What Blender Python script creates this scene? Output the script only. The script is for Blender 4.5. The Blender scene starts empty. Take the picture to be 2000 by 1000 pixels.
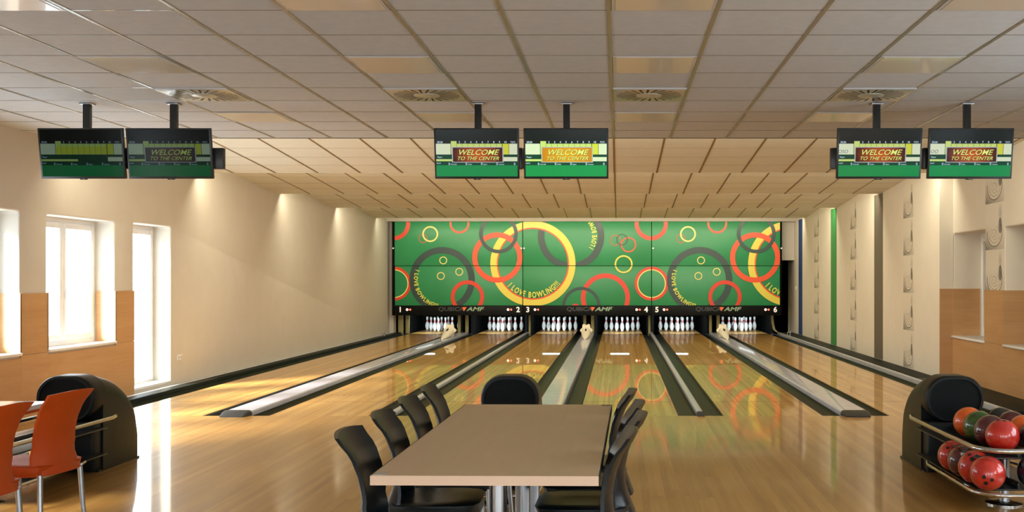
import bpy, bmesh, math, random
from mathutils import Vector, Matrix
random.seed(7)
sc = bpy.context.scene
COL = sc.collection
PI = math.pi

# ------------------------------------------------------------------ camera, world, exposure
F = 2072.0
CX, CY, CZ = 1207.0, 543.0, 1.49          # vanishing point in the photograph, eye height
cd = bpy.data.cameras.new('camera')
cd.sensor_fit = 'HORIZONTAL'; cd.sensor_width = 36.0
cd.lens = 36.0 * F / 2000.0
cd.shift_x = (1000 - CX) / 2000.0
cd.shift_y = (CY - 500) / 2000.0
cd.clip_end = 200
cam = bpy.data.objects.new('camera', cd); COL.objects.link(cam)
cam.location = (0, 0, CZ); cam.rotation_euler = (PI / 2, 0, 0)
sc.camera = cam

world = bpy.data.worlds.new('sky'); sc.world = world; world.use_nodes = True
bg = world.node_tree.nodes['Background']
bg.inputs['Color'].default_value = (0.80, 0.92, 1.0, 1)
bg.inputs['Strength'].default_value = 10.0
sc.view_settings.view_transform = 'Standard'; sc.view_settings.look = 'None'
sc.view_settings.exposure = -0.30; sc.view_settings.gamma = 1.0
sc.view_settings.use_curve_mapping = False
sc.cycles.max_bounces = 10; sc.cycles.diffuse_bounces = 6; sc.cycles.glossy_bounces = 5
sc.cycles.transparent_max_bounces = 12
sc.cycles.sample_clamp_indirect = 6.0
sc.cycles.caustics_reflective = False; sc.cycles.caustics_refractive = False
sc.cycles.use_denoising = True

BAY_POWER = 165.0
BAY_COL = (1.0, 0.88, 0.65)
STEP0, STEPD = 11.30, 3.75
ZC = 2.98                                  # ceiling height
XL, XR, XR2 = -6.03, 4.65, 4.84            # left wall, right wall at the lanes, right wall near

def area(name, loc, rot, sx, sy, power, col, portal=False):
    l = bpy.data.lights.new(name, 'AREA'); l.shape = 'RECTANGLE'; l.size = sx; l.size_y = sy
    l.energy = power; l.color = col
    o = bpy.data.objects.new(name, l); COL.objects.link(o); o.location = loc; o.rotation_euler = rot
    if portal: l.cycles.is_portal = True
    return o

sun = bpy.data.lights.new('sun', 'SUN'); sun.energy = 50.0; sun.angle = math.radians(18); sun.color = (1.0, .95, .86)
so_ = bpy.data.objects.new('sun', sun); COL.objects.link(so_)
so_.rotation_euler = Vector((1, 1.15, -.80)).to_track_quat('-Z', 'Y').to_euler()
for i in range(5):                          # tubes hidden behind each step of the ceiling
    area('bay_lamp', ((XL + XR) / 2, STEP0 + STEPD * i + 0.13, 3.0), (math.radians(42), 0, 0), 10.4, 0.05,
         BAY_POWER * (1.0, 1.0, 1.0, .95, .55)[i], BAY_COL)

# left and right windows: (y0, y1, z0, z1)
WIN_L = [(13.2, 14.31, .08, 2.18), (11.2, 12.71, .735, 2.165), (9.18, 10.69, .735, 2.165), (7.16, 8.67, .735, 2.165),
         (3.3, 4.8, .735, 2.165), (-1.2, .3, .735, 2.165)]
WIN_R = [(13.97, 15.31, .66, 2.13), (11.92, 13.28, .66, 2.13), (9.87, 11.23, .66, 2.13), (4.4, 7.4, .66, 2.5), (.3, 3.3, .66, 2.5), (-3.6, -.8, .66, 2.5)]
WIN_B = [(-4.8, -2.6, .5, 2.3), (-1.2, 1.0, .5, 2.3), (2.2, 4.4, .5, 2.3)]
for y0, y1, z0, z1 in WIN_L:
    area('sky_portal', (XL - .34, (y0 + y1) / 2, (z0 + z1) / 2), (0, -PI / 2, 0), z1 - z0, y1 - y0, 1, (1, 1, 1), True)
for y0, y1, z0, z1 in WIN_R[3:]:
    area('sky_portal', (XR2 + .50, (y0 + y1) / 2, (z0 + z1) / 2), (0, PI / 2, 0), z1 - z0, y1 - y0, 1, (1, 1, 1), True)
for x0, x1, z0, z1 in WIN_B:
    area('sky_portal', ((x0 + x1) / 2, -4.42, (z0 + z1) / 2), (PI / 2, 0, 0), x1 - x0, z1 - z0, 1, (1, 1, 1), True)

# ------------------------------------------------------------------ node helper
class E:
    def __init__(s, nt, sock): s.nt, s.s = nt, sock
    def m(s, op, *o):
        n = s.nt.nodes.new('ShaderNodeMath'); n.operation = op
        for i, v in enumerate((s,) + o):
            if isinstance(v, E): s.nt.links.new(v.s, n.inputs[i])
            else: n.inputs[i].default_value = v
        return E(s.nt, n.outputs[0])
    def __add__(s, o): return s.m('ADD', o)
    def __radd__(s, o): return s.m('ADD', o)
    def __sub__(s, o): return s.m('SUBTRACT', o)
    def __rsub__(s, o): return (s * -1.0) + o
    def __mul__(s, o): return s.m('MULTIPLY', o)
    def __rmul__(s, o): return s.m('MULTIPLY', o)
    def __truediv__(s, o): return s.m('DIVIDE', o)
    def lt(s, o): return s.m('LESS_THAN', o)
    def gt(s, o): return s.m('GREATER_THAN', o)
    def clamp(s):
        r = s.m('ADD', 0.0); r.s.node.use_clamp = True; return r

def coords(nt, kind='Object'):
    t = nt.nodes.new('ShaderNodeTexCoord'); sp = nt.nodes.new('ShaderNodeSeparateXYZ')
    nt.links.new(t.outputs[kind], sp.inputs[0])
    return t.outputs[kind], E(nt, sp.outputs[0]), E(nt, sp.outputs[1]), E(nt, sp.outputs[2])
def combine(nt, x, y, z):
    c = nt.nodes.new('ShaderNodeCombineXYZ')
    for i, v in enumerate((x, y, z)):
        if isinstance(v, E): nt.links.new(v.s, c.inputs[i])
        else: c.inputs[i].default_value = v
    return c.outputs[0]
def noise(nt, vec, scale, detail=3, rough=.5):
    n = nt.nodes.new('ShaderNodeTexNoise'); n.inputs['Scale'].default_value = scale
    n.inputs['Detail'].default_value = detail; n.inputs['Roughness'].default_value = rough
    nt.links.new(vec, n.inputs['Vector']); return E(nt, n.outputs[0])
def white(nt, vec):
    n = nt.nodes.new('ShaderNodeTexWhiteNoise'); n.noise_dimensions = '3D'
    nt.links.new(vec, n.inputs['Vector']); return E(nt, n.outputs['Value'])
def ramp(nt, fac, stops):
    r = nt.nodes.new('ShaderNodeValToRGB'); nt.links.new(fac.s, r.inputs[0])
    el = r.color_ramp.elements
    while len(el) < len(stops): el.new(.5)
    for e, (p, c) in zip(el, stops): e.position = p; e.color = (*c, 1)
    return r.outputs[0]

def srgb(r, g, b):
    f = lambda c: (c / 255 / 12.92) if c / 255 <= .04045 else ((c / 255 + .055) / 1.055) ** 2.4
    return (f(r), f(g), f(b))

MATS = {}
def mat(name, col=(.8, .8, .8), rough=.5, metal=0, coat=0, coat_r=.05, emit=None, es=0, spec=.5, noise_amt=0, noise_scale=8, bump=0):
    if name in MATS: return MATS[name]
    m = bpy.data.materials.new(name); m.use_nodes = True; nt = m.node_tree
    p = nt.nodes['Principled BSDF']
    p.inputs['Base Color'].default_value = (*col, 1); p.inputs['Roughness'].default_value = rough
    p.inputs['Metallic'].default_value = metal; p.inputs['Coat Weight'].default_value = coat
    p.inputs['Coat Roughness'].default_value = coat_r; p.inputs['Specular IOR Level'].default_value = spec
    if emit: p.inputs['Emission Color'].default_value = (*emit, 1); p.inputs['Emission Strength'].default_value = es
    if noise_amt or bump:
        v, x, y, z = coords(nt); n = noise(nt, v, noise_scale, 4)
        if noise_amt:
            lo = tuple(c * (1 - noise_amt) for c in col); hi = tuple(min(1, c * (1 + noise_amt)) for c in col)
            nt.links.new(ramp(nt, n, [(.3, lo), (.7, hi)]), p.inputs['Base Color'])
        if bump:
            b = nt.nodes.new('ShaderNodeBump'); b.inputs['Strength'].default_value = bump; b.inputs['Distance'].default_value = .002
            n2 = noise(nt, v, noise_scale * 20, 2); nt.links.new(n2.s, b.inputs['Height']); nt.links.new(b.outputs[0], p.inputs['Normal'])
    MATS[name] = m; return m

def wood(name, c0, c1, c2, w=.03, L=1.6, along='Y', rough=.35, coat=0., coat_r=.05, gs=1.0, spec=.5, oil=None, board=1.0, coat_ior=1.5):
    """planks w wide running along an axis; c0..c2 dark to light"""
    m = bpy.data.materials.new(name); m.use_nodes = True; nt = m.node_tree; p = nt.nodes['Principled BSDF']
    v, x, y, z = coords(nt)
    a, b, c = {'Y': (x, y, z), 'X': (y, x, z), 'Z': (x, z, y), 'W': (z, y, x)}[along]    # across, along
    if w:
        k = (a / w).m('FLOOR'); r1 = white(nt, combine(nt, k, 3.3, 0))
        j = ((b + r1 * L) / L).m('FLOOR'); r2 = white(nt, combine(nt, k, j, 1.7))
    else:
        r2 = noise(nt, v, .7, 1)
    g = noise(nt, combine(nt, a * 60 * gs, b * 2.2 * gs, r2 * 9), 1.0, 5, .62)
    g2 = noise(nt, combine(nt, a * 9 * gs, b * .7 * gs, r2 * 5), 1.0, 3, .5)
    f = (r2 * (.42 * board) + g * .42 + g2 * .5 - .17 - .21 * (board - 1)).clamp()
    col = ramp(nt, f, [(.15, c0), (.5, c1), (.85, c2)])
    nt.links.new(col, p.inputs['Base Color'])
    p.inputs['Roughness'].default_value = rough; p.inputs['Coat Weight'].default_value = coat
    p.inputs['Coat Roughness'].default_value = coat_r; p.inputs['Specular IOR Level'].default_value = spec
    p.inputs['Coat IOR'].default_value = coat_ior
    if oil is not None:                                   # the oiled, glossier length of a lane starts at y = oil
        o = y.gt(oil); q = o * (coat_r - .045) + .045
        nt.links.new(q.s, p.inputs['Coat Roughness'])
    MATS[name] = m; return m

M = {}
M['wall'] = mat('painted_plaster', srgb(200, 195, 184), .85, noise_amt=.02, noise_scale=3, bump=.15)
M['wallr'] = mat('white_wallpaper', srgb(224, 219, 206), .7, noise_amt=.02, noise_scale=4)
M['white'] = mat('white_plastic', (.82, .83, .84), .3)
M['black'] = mat('black_metal', (.012, .014, .014), .35)
M['hood'] = mat('black_moulded_plastic', (.007, .009, .009), .36, spec=.22, noise_amt=.1, noise_scale=20, bump=.25)
M['face'] = mat('black_face_panel', (.003, .004, .004), .5, spec=.12)
M['void'] = mat('dark_interior', (.003, .0035, .0035), .9, spec=.1)
M['chrome'] = mat('chrome', (.62, .61, .58), .18, metal=1)
M['steel'] = mat('brushed_steel', (.42, .45, .48), .3, metal=1)
M['rail'] = mat('light_capping', srgb(186, 189, 196), .35, coat=.4, coat_r=.1, noise_amt=.08, noise_scale=5)
M['cover'] = mat('track_cover', srgb(194, 198, 216), .3, coat=.6, coat_r=.08, noise_amt=.10, noise_scale=4)
M['gutter'] = mat('gutter_plastic', srgb(24, 30, 27), .36, coat=.0, coat_r=.12, spec=.09, noise_amt=.15, noise_scale=6)
M['kerb'] = mat('dark_board', srgb(30, 36, 32), .5, spec=.1)
M['capend'] = mat('cap_rubber', srgb(40, 45, 48), .45)
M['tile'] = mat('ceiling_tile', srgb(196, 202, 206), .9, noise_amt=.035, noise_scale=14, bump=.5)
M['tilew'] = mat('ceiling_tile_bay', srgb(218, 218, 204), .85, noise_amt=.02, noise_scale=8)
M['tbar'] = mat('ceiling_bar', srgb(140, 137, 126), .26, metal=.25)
M['tbarw'] = mat('ceiling_bar_bay_reflection', srgb(120, 92, 56), .4)  # brown reflected light put into the colour of the bay bars
M['tline'] = mat('ceiling_joint', srgb(98, 92, 84), .28, coat=.5)
M['blind'] = mat('closed_blind', srgb(150, 146, 138), .8)
M['diff'] = mat('lamp_diffuser', srgb(210, 205, 192), .25, coat=.3)
M['vent'] = mat('vent_metal', srgb(180, 180, 166), .3, metal=.3)
M['slot'] = mat('slot_black', (.01, .01, .01), .6)
M['pin'] = mat('pin_white', (.86, .88, .88), .22, coat=.5)
M['pinred'] = mat('pin_red', srgb(205, 30, 35), .3)
M['cream'] = mat('cream_plastic', srgb(240, 234, 216), .45)
M['olive'] = mat('olive_panel', srgb(168, 162, 110), .6)
M['green'] = mat('mask_green', srgb(46, 142, 90), .35, noise_amt=.06, noise_scale=1.2)
M['red'] = mat('mask_red', srgb(222, 62, 34), .35)
M['orange'] = mat('mask_orange', srgb(236, 84, 42), .35)
M['yellow'] = mat('mask_yellow', srgb(232, 216, 84), .35)
M['pale'] = mat('mask_pale', srgb(236, 222, 130), .35)
M['dgrey'] = mat('mask_grey', srgb(42, 66, 62), .35)
M['faint'] = mat('mask_faint_red', srgb(170, 108, 68), .35)
M['txt'] = mat('mask_lettering', srgb(220, 224, 90), .35)
M['apron'] = mat('mask_apron', (.005, .006, .006), .4, spec=.12)
M['num'] = mat('lane_number', (.9, .9, .85), .4, emit=(1, 1, .92), es=.35)
M['lampA'] = mat('lamp_bright', (1, .5, .4), .4, emit=(1, .45, .30), es=6)
M['lampB'] = mat('lamp_red', (1, .2, .1), .4, emit=(1, .12, .06), es=2.0)
M['logo'] = mat('logo_light', srgb(150, 180, 150), .4)
M['logod'] = mat('logo_dark', srgb(66, 70, 72), .4)
M['logoo'] = mat('logo_orange', srgb(240, 100, 50), .4, emit=(1, .2, .05), es=.3)
M['blue'] = mat('stripe_blue', srgb(22, 66, 128), .6)
M['sgreen'] = mat('stripe_green', srgb(60, 140, 76), .6)
M['sgrey'] = mat('stripe_grey', srgb(104, 98, 86), .6)
M['bchair'] = mat('black_chair_plastic', (.006, .010, .012), .3, spec=.3)
M['ochair'] = mat('orange_chair_plastic', srgb(192, 74, 12), .5, spec=.35)
M['ttop'] = mat('white_table_top', srgb(225, 225, 228), .25)
M['tube'] = mat('pin_lamp_tube', (1, 1, 1), .4, emit=(.82, .95, 1.0), es=10)
# woods
M['lane'] = wood('lane_wood', srgb(168, 118, 52), srgb(202, 154, 78), srgb(222, 178, 104), w=.027, L=6, rough=.36, coat=.7, coat_r=.018, oil=1.33)
M['floorw'] = wood('approach_wood', srgb(158, 110, 50), srgb(188, 140, 70), srgb(210, 164, 94), w=.054, L=7, rough=.36, coat=.6, coat_r=.065, board=.7)
M['panel'] = wood('panel_wood', srgb(168, 126, 82), srgb(190, 148, 102), srgb(204, 164, 118), w=0, along='W', rough=.45, gs=.8)
M['table'] = wood('table_laminate', srgb(192, 164, 132), srgb(202, 176, 144), srgb(212, 188, 156), w=0, along='Y', rough=.38, gs=.45)
M['tedge'] = wood('table_edge', srgb(216, 190, 166), srgb(224, 200, 176), srgb(232, 208, 186), w=0, along='X', rough=.4, gs=.5)

def glass():
    m = bpy.data.materials.new('window_glass'); m.use_nodes = True; nt = m.node_tree
    for n in list(nt.nodes): nt.nodes.remove(n)
    out = nt.nodes.new('ShaderNodeOutputMaterial'); mx = nt.nodes.new('ShaderNodeMixShader')
    t = nt.nodes.new('ShaderNodeBsdfTransparent'); g = nt.nodes.new('ShaderNodeBsdfGlossy'); g.inputs['Roughness'].default_value = .02
    mx.inputs[0].default_value = .06
    nt.links.new(t.outputs[0], mx.inputs[1]); nt.links.new(g.outputs[0], mx.inputs[2]); nt.links.new(mx.outputs[0], out.inputs[0])
    return m
M['glass'] = glass()

def motif_mat():
    """wallpaper strip: a greyscale print of a swirl and a pin, repeated every 0.6 m"""
    m = bpy.data.materials.new('wallpaper_print'); m.use_nodes = True; nt = m.node_tree; p = nt.nodes['Principled BSDF']
    v, x, y, z = coords(nt, 'UV')
    u = x; w = y.m('FRACT')
    inb = w.lt(.64)
    grad = ((.64 - w) * 1.5).clamp() * (1.0 - u * .55) * inb
    grad = grad.m('POWER', 1.7) * 1.0
    def ell(cx, cy, rx, ry):
        dx = (u - cx) / rx; dy = (w - cy) / ry
        return (dx * dx + dy * dy).m('SQRT')
    r = ell(.50, .36, .40, .30)
    wob = noise(nt, combine(nt, u * 6, w * 6, 0), 1.0, 2)
    sw = ((r * 26 + wob * 9).m('SINE') * .5 + .5)
    ringm = r.lt(1.0) * r.gt(.15)
    low = (.40 - w + u * .16).gt(0)
    swirl = ringm * low
    pin = (1.0 - ell(.80, .50, .09, .17)).clamp().gt(.02)
    smoke = ((1.0 - ell(.80, .76, .12, .24)).clamp()) * .35
    edge = (r - .98).m('ABSOLUTE').lt(.045) * low
    val = 1.0 - grad * .85
    val = val * (1.0 - swirl * .8) + swirl * (.50 + sw * .42)
    val = val * (1.0 - edge * .6)
    val = val * (1.0 - smoke) * (1.0 - pin * .72)
    nt.links.new(ramp(nt, val, [(0, srgb(30, 30, 26)), (1, srgb(224, 219, 206))]), p.inputs['Base Color'])
    p.inputs['Roughness'].default_value = .6
    return m
M['motif'] = motif_mat()

def ball_mat(name, col, col2):
    m = bpy.data.materials.new(name); m.use_nodes = True; nt = m.node_tree; p = nt.nodes['Principled BSDF']
    v, x, y, z = coords(nt); n = noise(nt, v, 9, 5, .6)
    nt.links.new(ramp(nt, n, [(.3, col2), (.62, col)]), p.inputs['Base Color'])
    p.inputs['Roughness'].default_value = .25; p.inputs['Coat Weight'].default_value = .8; p.inputs['Coat Roughness'].default_value = .06
    return m

# ------------------------------------------------------------------ mesh builder
class MB:
    def __init__(s): s.bm = bmesh.new()
    def _mi(s, verts, mi):
        for f in {f for v in verts for f in v.link_faces}: f.material_index = mi
    def box(s, x0, x1, y0, y1, z0, z1, mi=0, bev=0, seg=2, M4=None):
        mt = Matrix.Translation(((x0 + x1) / 2, (y0 + y1) / 2, (z0 + z1) / 2)) @ Matrix.Diagonal((abs(x1 - x0), abs(y1 - y0), abs(z1 - z0), 1))
        if M4 is not None: mt = M4 @ mt
        vs = bmesh.ops.create_cube(s.bm, size=1, matrix=mt)['verts']; s._mi(vs, mi)
        if bev:
            es = list({e for v in vs for e in v.link_edges})
            r = bmesh.ops.bevel(s.bm, geom=es, offset=bev, segments=seg, affect='EDGES', profile=.5)
            for f in r['faces']: f.material_index = mi
        return s
    def cyl(s, p0, p1, r0, r1=None, seg=16, mi=0, caps=True):
        r1 = r0 if r1 is None else r1
        p0, p1 = Vector(p0), Vector(p1); d = p1 - p0
        q = d.to_track_quat('Z', 'Y').to_matrix().to_4x4()
        mt = Matrix.Translation((p0 + p1) / 2) @ q
        vs = bmesh.ops.create_cone(s.bm, cap_ends=caps, segments=seg, radius1=r0, radius2=r1, depth=d.length, matrix=mt)['verts']
        s._mi(vs, mi); return s
    def sphere(s, c, r, mi=0, u=24, v=16, sc=(1, 1, 1)):
        mt = Matrix.Translation(c) @ Matrix.Diagonal((sc[0], sc[1], sc[2], 1))
        vs = bmesh.ops.create_uvsphere(s.bm, u_segments=u, v_segments=v, radius=r, matrix=mt)['verts']; s._mi(vs, mi); return s
    def tube(s, pts, r, seg=12, mi=0, caps=True):
        pts = [Vector(p) for p in pts]; rings = []
        up = Vector((0, 0, 1))
        for i, p in enumerate(pts):
            t = (pts[min(i + 1, len(pts) - 1)] - pts[max(i - 1, 0)]).normalized()
            a = t.cross(up)
            if a.length < 1e-3: a = t.cross(Vector((0, 1, 0)))
            a.normalize(); b = a.cross(t).normalized(); up = b
            rr = r[i] if isinstance(r, (list, tuple)) else r
            rings.append([s.bm.verts.new(p + (a * math.cos(2 * PI * k / seg) + b * math.sin(2 * PI * k / seg)) * rr) for k in range(seg)])
        for A, B in zip(rings, rings[1:]):
            for k in range(seg):
                f = s.bm.faces.new((A[k], A[(k + 1) % seg], B[(k + 1) % seg], B[k])); f.material_index = mi
        if caps:
            for R in (rings[0], rings[-1]):
                f = s.bm.faces.new(R); f.material_index = mi
        return s
    def loops(s, rings, mi=0, cap0=True, cap1=True, closed=True):
        """skin between successive loops of points"""
        R = [[s.bm.verts.new(p) for p in r] for r in rings]
        n = len(R[0])
        for A, B in zip(R, R[1:]):
            for k in range(n if closed else n - 1):
                f = s.bm.faces.new((A[k], A[(k + 1) % n], B[(k + 1) % n], B[k])); f.material_index = mi
        if cap0: s.bm.faces.new(R[0]).material_index = mi
        if cap1: s.bm.faces.new(R[-1]).material_index = mi
        return s
    def lathe(s, prof, seg=24, c=(0, 0, 0), mi=0):
        rings = [[(c[0] + r * math.cos(2 * PI * k / seg), c[1] + r * math.sin(2 * PI * k / seg), c[2] + z) for k in range(seg)] for r, z in prof]
        return s.loops(rings, mi, prof[0][0] > 1e-5, prof[-1][0] > 1e-5)
    def extrude_y(s, prof, y0, y1, mi=0):
        """closed profile of (x, z) extruded along y"""
        return s.loops([[(x, y0, z) for x, z in prof], [(x, y1, z) for x, z in prof]], mi)
    def poly(s, pts, mi=0):
        f = s.bm.faces.new([s.bm.verts.new(p) for p in pts]); f.material_index = mi; return s
    def add_mesh(s, me, mt, mi=0):
        n = len(s.bm.faces); s.bm.from_mesh(me); s.bm.faces.ensure_lookup_table()
        fs = s.bm.faces[n:]; vs = {v for f in fs for v in f.verts}
        for v in vs: v.co = mt @ v.co
        for f in fs: f.material_index = mi
        return s
    def clip(s, x0, x1, z0, z1):
        for co, no in (((x0, 0, 0), (-1, 0, 0)), ((x1, 0, 0), (1, 0, 0)), ((0, 0, z0), (0, 0, -1)), ((0, 0, z1), (0, 0, 1))):
            g = s.bm.verts[:] + s.bm.edges[:] + s.bm.faces[:]
            bmesh.ops.bisect_plane(s.bm, geom=g, plane_co=co, plane_no=no, clear_outer=True)
        return s
    def mesh(s, name, mats, smooth=True, normals=True):
        if normals: bmesh.ops.recalc_face_normals(s.bm, faces=s.bm.faces[:])
        me = bpy.data.meshes.new(name); s.bm.to_mesh(me); s.bm.free()
        for m in (mats if isinstance(mats, (list, tuple)) else [mats]): me.materials.append(M[m] if isinstance(m, str) else m)
        if smooth:
            me.shade_smooth(); me.set_sharp_from_angle(angle=math.radians(38))
        return me
    def build(s, name, mats, parent=None, smooth=True, normals=True):
        return link(name, s.mesh(name, mats, smooth, normals), parent)

def link(name, me, parent=None):
    o = bpy.data.objects.new(name, me); COL.objects.link(o)
    if parent: o.parent = parent
    return o
def tag(o, label=None, cat=None, group=None, kind=None):
    if label: o['label'] = label
    if cat: o['category'] = cat
    if group: o['group'] = group
    if kind: o['kind'] = kind
    return o
def empty(name, loc=(0, 0, 0), rz=0, **k):
    o = bpy.data.objects.new(name, None); COL.objects.link(o); o.location = loc; o.rotation_euler = (0, 0, rz)
    o.empty_display_size = .1
    return tag(o, **k)
def struct(o, label=None, cat=None): return tag(o, label, cat, kind='structure')
def copy_tree(o, parent=None):
    c = o.copy(); COL.objects.link(c); c.parent = parent
    for ch in list(o.children): copy_tree(ch, c)
    return c

TXT = {}
def text_mesh(body, size=1.0, offset=0.0, shear=0.0, align='LEFT'):
    key = (body, size, offset, shear, align)
    if key in TXT: return TXT[key]
    cu = bpy.data.curves.new('t', 'FONT'); cu.body = body; cu.size = size; cu.offset = offset; cu.shear = shear
    cu.align_x = align; cu.fill_mode = 'FRONT'; cu.resolution_u = 3
    ob = bpy.data.objects.new('t', cu); COL.objects.link(ob)
    dg = bpy.context.evaluated_depsgraph_get(); dg.update()
    me = bpy.data.meshes.new_from_object(ob.evaluated_get(dg))
    bpy.data.objects.remove(ob); bpy.data.curves.remove(cu)
    TXT[key] = me; return me
def bbox(me):
    xs = [v.co.x for v in me.vertices]; ys = [v.co.y for v in me.vertices]
    return (min(xs), max(xs), min(ys), max(ys)) if xs else (0, 0, 0, 0)
UP = Matrix(((1, 0, 0, 0), (0, 0, -1, 0), (0, 1, 0, 0), (0, 0, 0, 1)))      # text plane XY -> XZ facing -Y

# ------------------------------------------------------------------ setting
def wall_with_holes(name, lo, hi, zlo, zhi, holes, m, place, thick, bev=.02, rad=.06):
    cu = bpy.data.curves.new(name, 'CURVE'); cu.dimensions = '2D'; cu.fill_mode = 'BOTH'
    cu.extrude = thick / 2 - bev; cu.bevel_depth = bev; cu.bevel_resolution = 2
    def spl(pts):
        s = cu.splines.new('POLY'); s.points.add(len(pts) - 1)
        for q, (x, y) in zip(s.points, pts): q.co = (x, y, 0, 1)
        s.use_cyclic_u = True
    spl([(lo + bev, zlo + bev), (hi - bev, zlo + bev), (hi - bev, zhi - bev), (lo + bev, zhi - bev)])
    for (a, b, c, d) in holes:
        a -= bev; b += bev; c -= bev; d += bev
        pts = [(a, c), (b, c)]
        for k in range(7):
            t = k / 6 * PI / 2; pts.append((b - rad + rad * math.cos(t), d - rad + rad * math.sin(t)))
        for k in range(7):
            t = PI / 2 + k / 6 * PI / 2; pts.append((a + rad + rad * math.cos(t), d - rad + rad * math.sin(t)))
        spl(pts)
    ob = bpy.data.objects.new(name, cu); COL.objects.link(ob)
    dg = bpy.context.evaluated_depsgraph_get(); dg.update()
    me = bpy.data.meshes.new_from_object(ob.evaluated_get(dg)); bpy.data.objects.remove(ob)
    for v in me.vertices: v.co = place(v.co)
    me.materials.clear(); me.materials.append(M[m])
    bm = bmesh.new(); bm.from_mesh(me); bmesh.ops.remove_doubles(bm, verts=bm.verts[:], dist=1e-5)
    bmesh.ops.recalc_face_normals(bm, faces=bm.faces[:]); bm.to_mesh(me); bm.free()
    me.shade_smooth(); me.set_sharp_from_angle(angle=math.radians(35))
    return struct(link(name, me))

YR, YF = -4.0, 33.0
struct(MB().box(XL - .4, XR2 + .6, YR, 11.47, -.16, 0).build('floor', 'floorw', smooth=False), 'pale wooden strip approach floor in front of the lanes', 'floor')
struct(MB().box(XL - .4, XR2 + .6, 11.47, YF, -.22, -.16).build('floor_under_lanes', 'void', smooth=False))
TL, TR = .34, .48
wall_with_holes('wall_left', YR, 28.3, -.1, 3.6, WIN_L, 'wall', lambda c: (XL - TL / 2 + c.z, c.x, c.y), TL)
wall_with_holes('wall_right', YR, 15.34, -.1, 3.6, WIN_R[:0] + WIN_R, 'wallr', lambda c: (XR2 + TR / 2 + c.z, c.x, c.y), TR)
struct(MB().box(XR, XR + .9, 15.34, 29.0, -.1, 3.6).build('wall_right', 'wallr', smooth=False))
wall_with_holes('wall_rear', XL - .4, XR2 + .6, -.1, 3.6, WIN_B, 'wall', lambda c: (c.x, YR - .2 + c.z, c.y), .4)
# back end: beige bulkhead at the right, dark passage, dark machine room shell
b = MB().box(4.25, XR, 28.0, 28.3, 1.96, 3.3).box(XL - .3, -5.92, 28.0, 28.3, -.1, 3.3).box(XL, XR, 27.62, 28.3, 2.965, 3.3)
struct(b.build('wall_back', 'wall', smooth=False))
b = MB().box(XL - .5, XR + .6, 32.6, 32.8, -.2, 3.6).box(XL - .5, XL - .3, 28, 32.7, -.2, 3.6).box(XR + .3, XR + .5, 29, 32.7, -.2, 3.6)
struct(b.build('wall_machine_room', 'void', smooth=False))

# ceiling: flat part and five sloping bays
ZH = 3.215
b = MB().box(XL - .3, XR2 + .4, YR, STEP0, ZC, ZC + .04)
b.box(XL - .4, XR2 + .6, YR - .4, YF, 3.55, 3.6)
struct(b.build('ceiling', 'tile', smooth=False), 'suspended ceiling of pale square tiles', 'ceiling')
b = MB(); bars = MB()
def bayz(i, y): return ZH + (ZC - ZH) * (y - (STEP0 + STEPD * i)) / STEPD
for i in range(5):
    ya = STEP0 + STEPD * i; yb = ya + STEPD if i < 4 else 28.3
    b.box(XL - .05, XR2 + .1, ya - .03, ya, ZC, ZH + .06)                 # riser
    za, zb = bayz(i, ya), bayz(i, yb)
    b.loops([[(XL - .05, ya, za), (XR2 + .1, ya, za), (XR2 + .1, ya, za + .03), (XL - .05, ya, za + .03)],
             [(XL - .05, yb, zb), (XR2 + .1, yb, zb), (XR2 + .1, yb, zb + .03), (XL - .05, yb, zb + .03)]])
    k = -9
    while -.05 + .6 * k < XR + .2:
        x = -.05 + .6 * k
        if x > XL:
            bars.loops([[(x - .012, ya + .02, za - .003), (x + .012, ya + .02, za - .003), (x + .012, ya + .02, za + .01), (x - .012, ya + .02, za + .01)],
                        [(x - .012, yb - .035, zb - .003), (x + .012, yb - .035, zb - .003), (x + .012, yb - .035, zb + .01), (x - .012, yb - .035, zb + .01)]])
        k += 1
    y = ya + .6
    while y < min(yb - .1, 27.6):
        z = bayz(i, y); bars.box(XL, XR, y - .0015, y + .0015, z - .0015, z + .004); y += .625
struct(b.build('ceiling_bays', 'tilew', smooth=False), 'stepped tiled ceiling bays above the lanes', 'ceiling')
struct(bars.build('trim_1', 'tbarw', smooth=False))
b = MB(); c = MB()
for k in range(-9, 9):
    x = -.05 + .6 * k
    if XL < x < XR2: b.box(x - .012, x + .012, YR, STEP0 - .005, ZC - .004, ZC + .002, bev=.001, seg=1)
y = STEP0 - .6
while y > 3.4:
    c.box(XL, XR2, y - .0035, y + .0035, ZC - .002, ZC + .002); y -= .6
c.box(XL, XR2, STEP0 - .012, STEP0 + .001, ZC - .004, ZC)
struct(b.build('trim_2', 'tbar', smooth=False)); struct(c.build('trim_3', 'tline', smooth=False))

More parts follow.
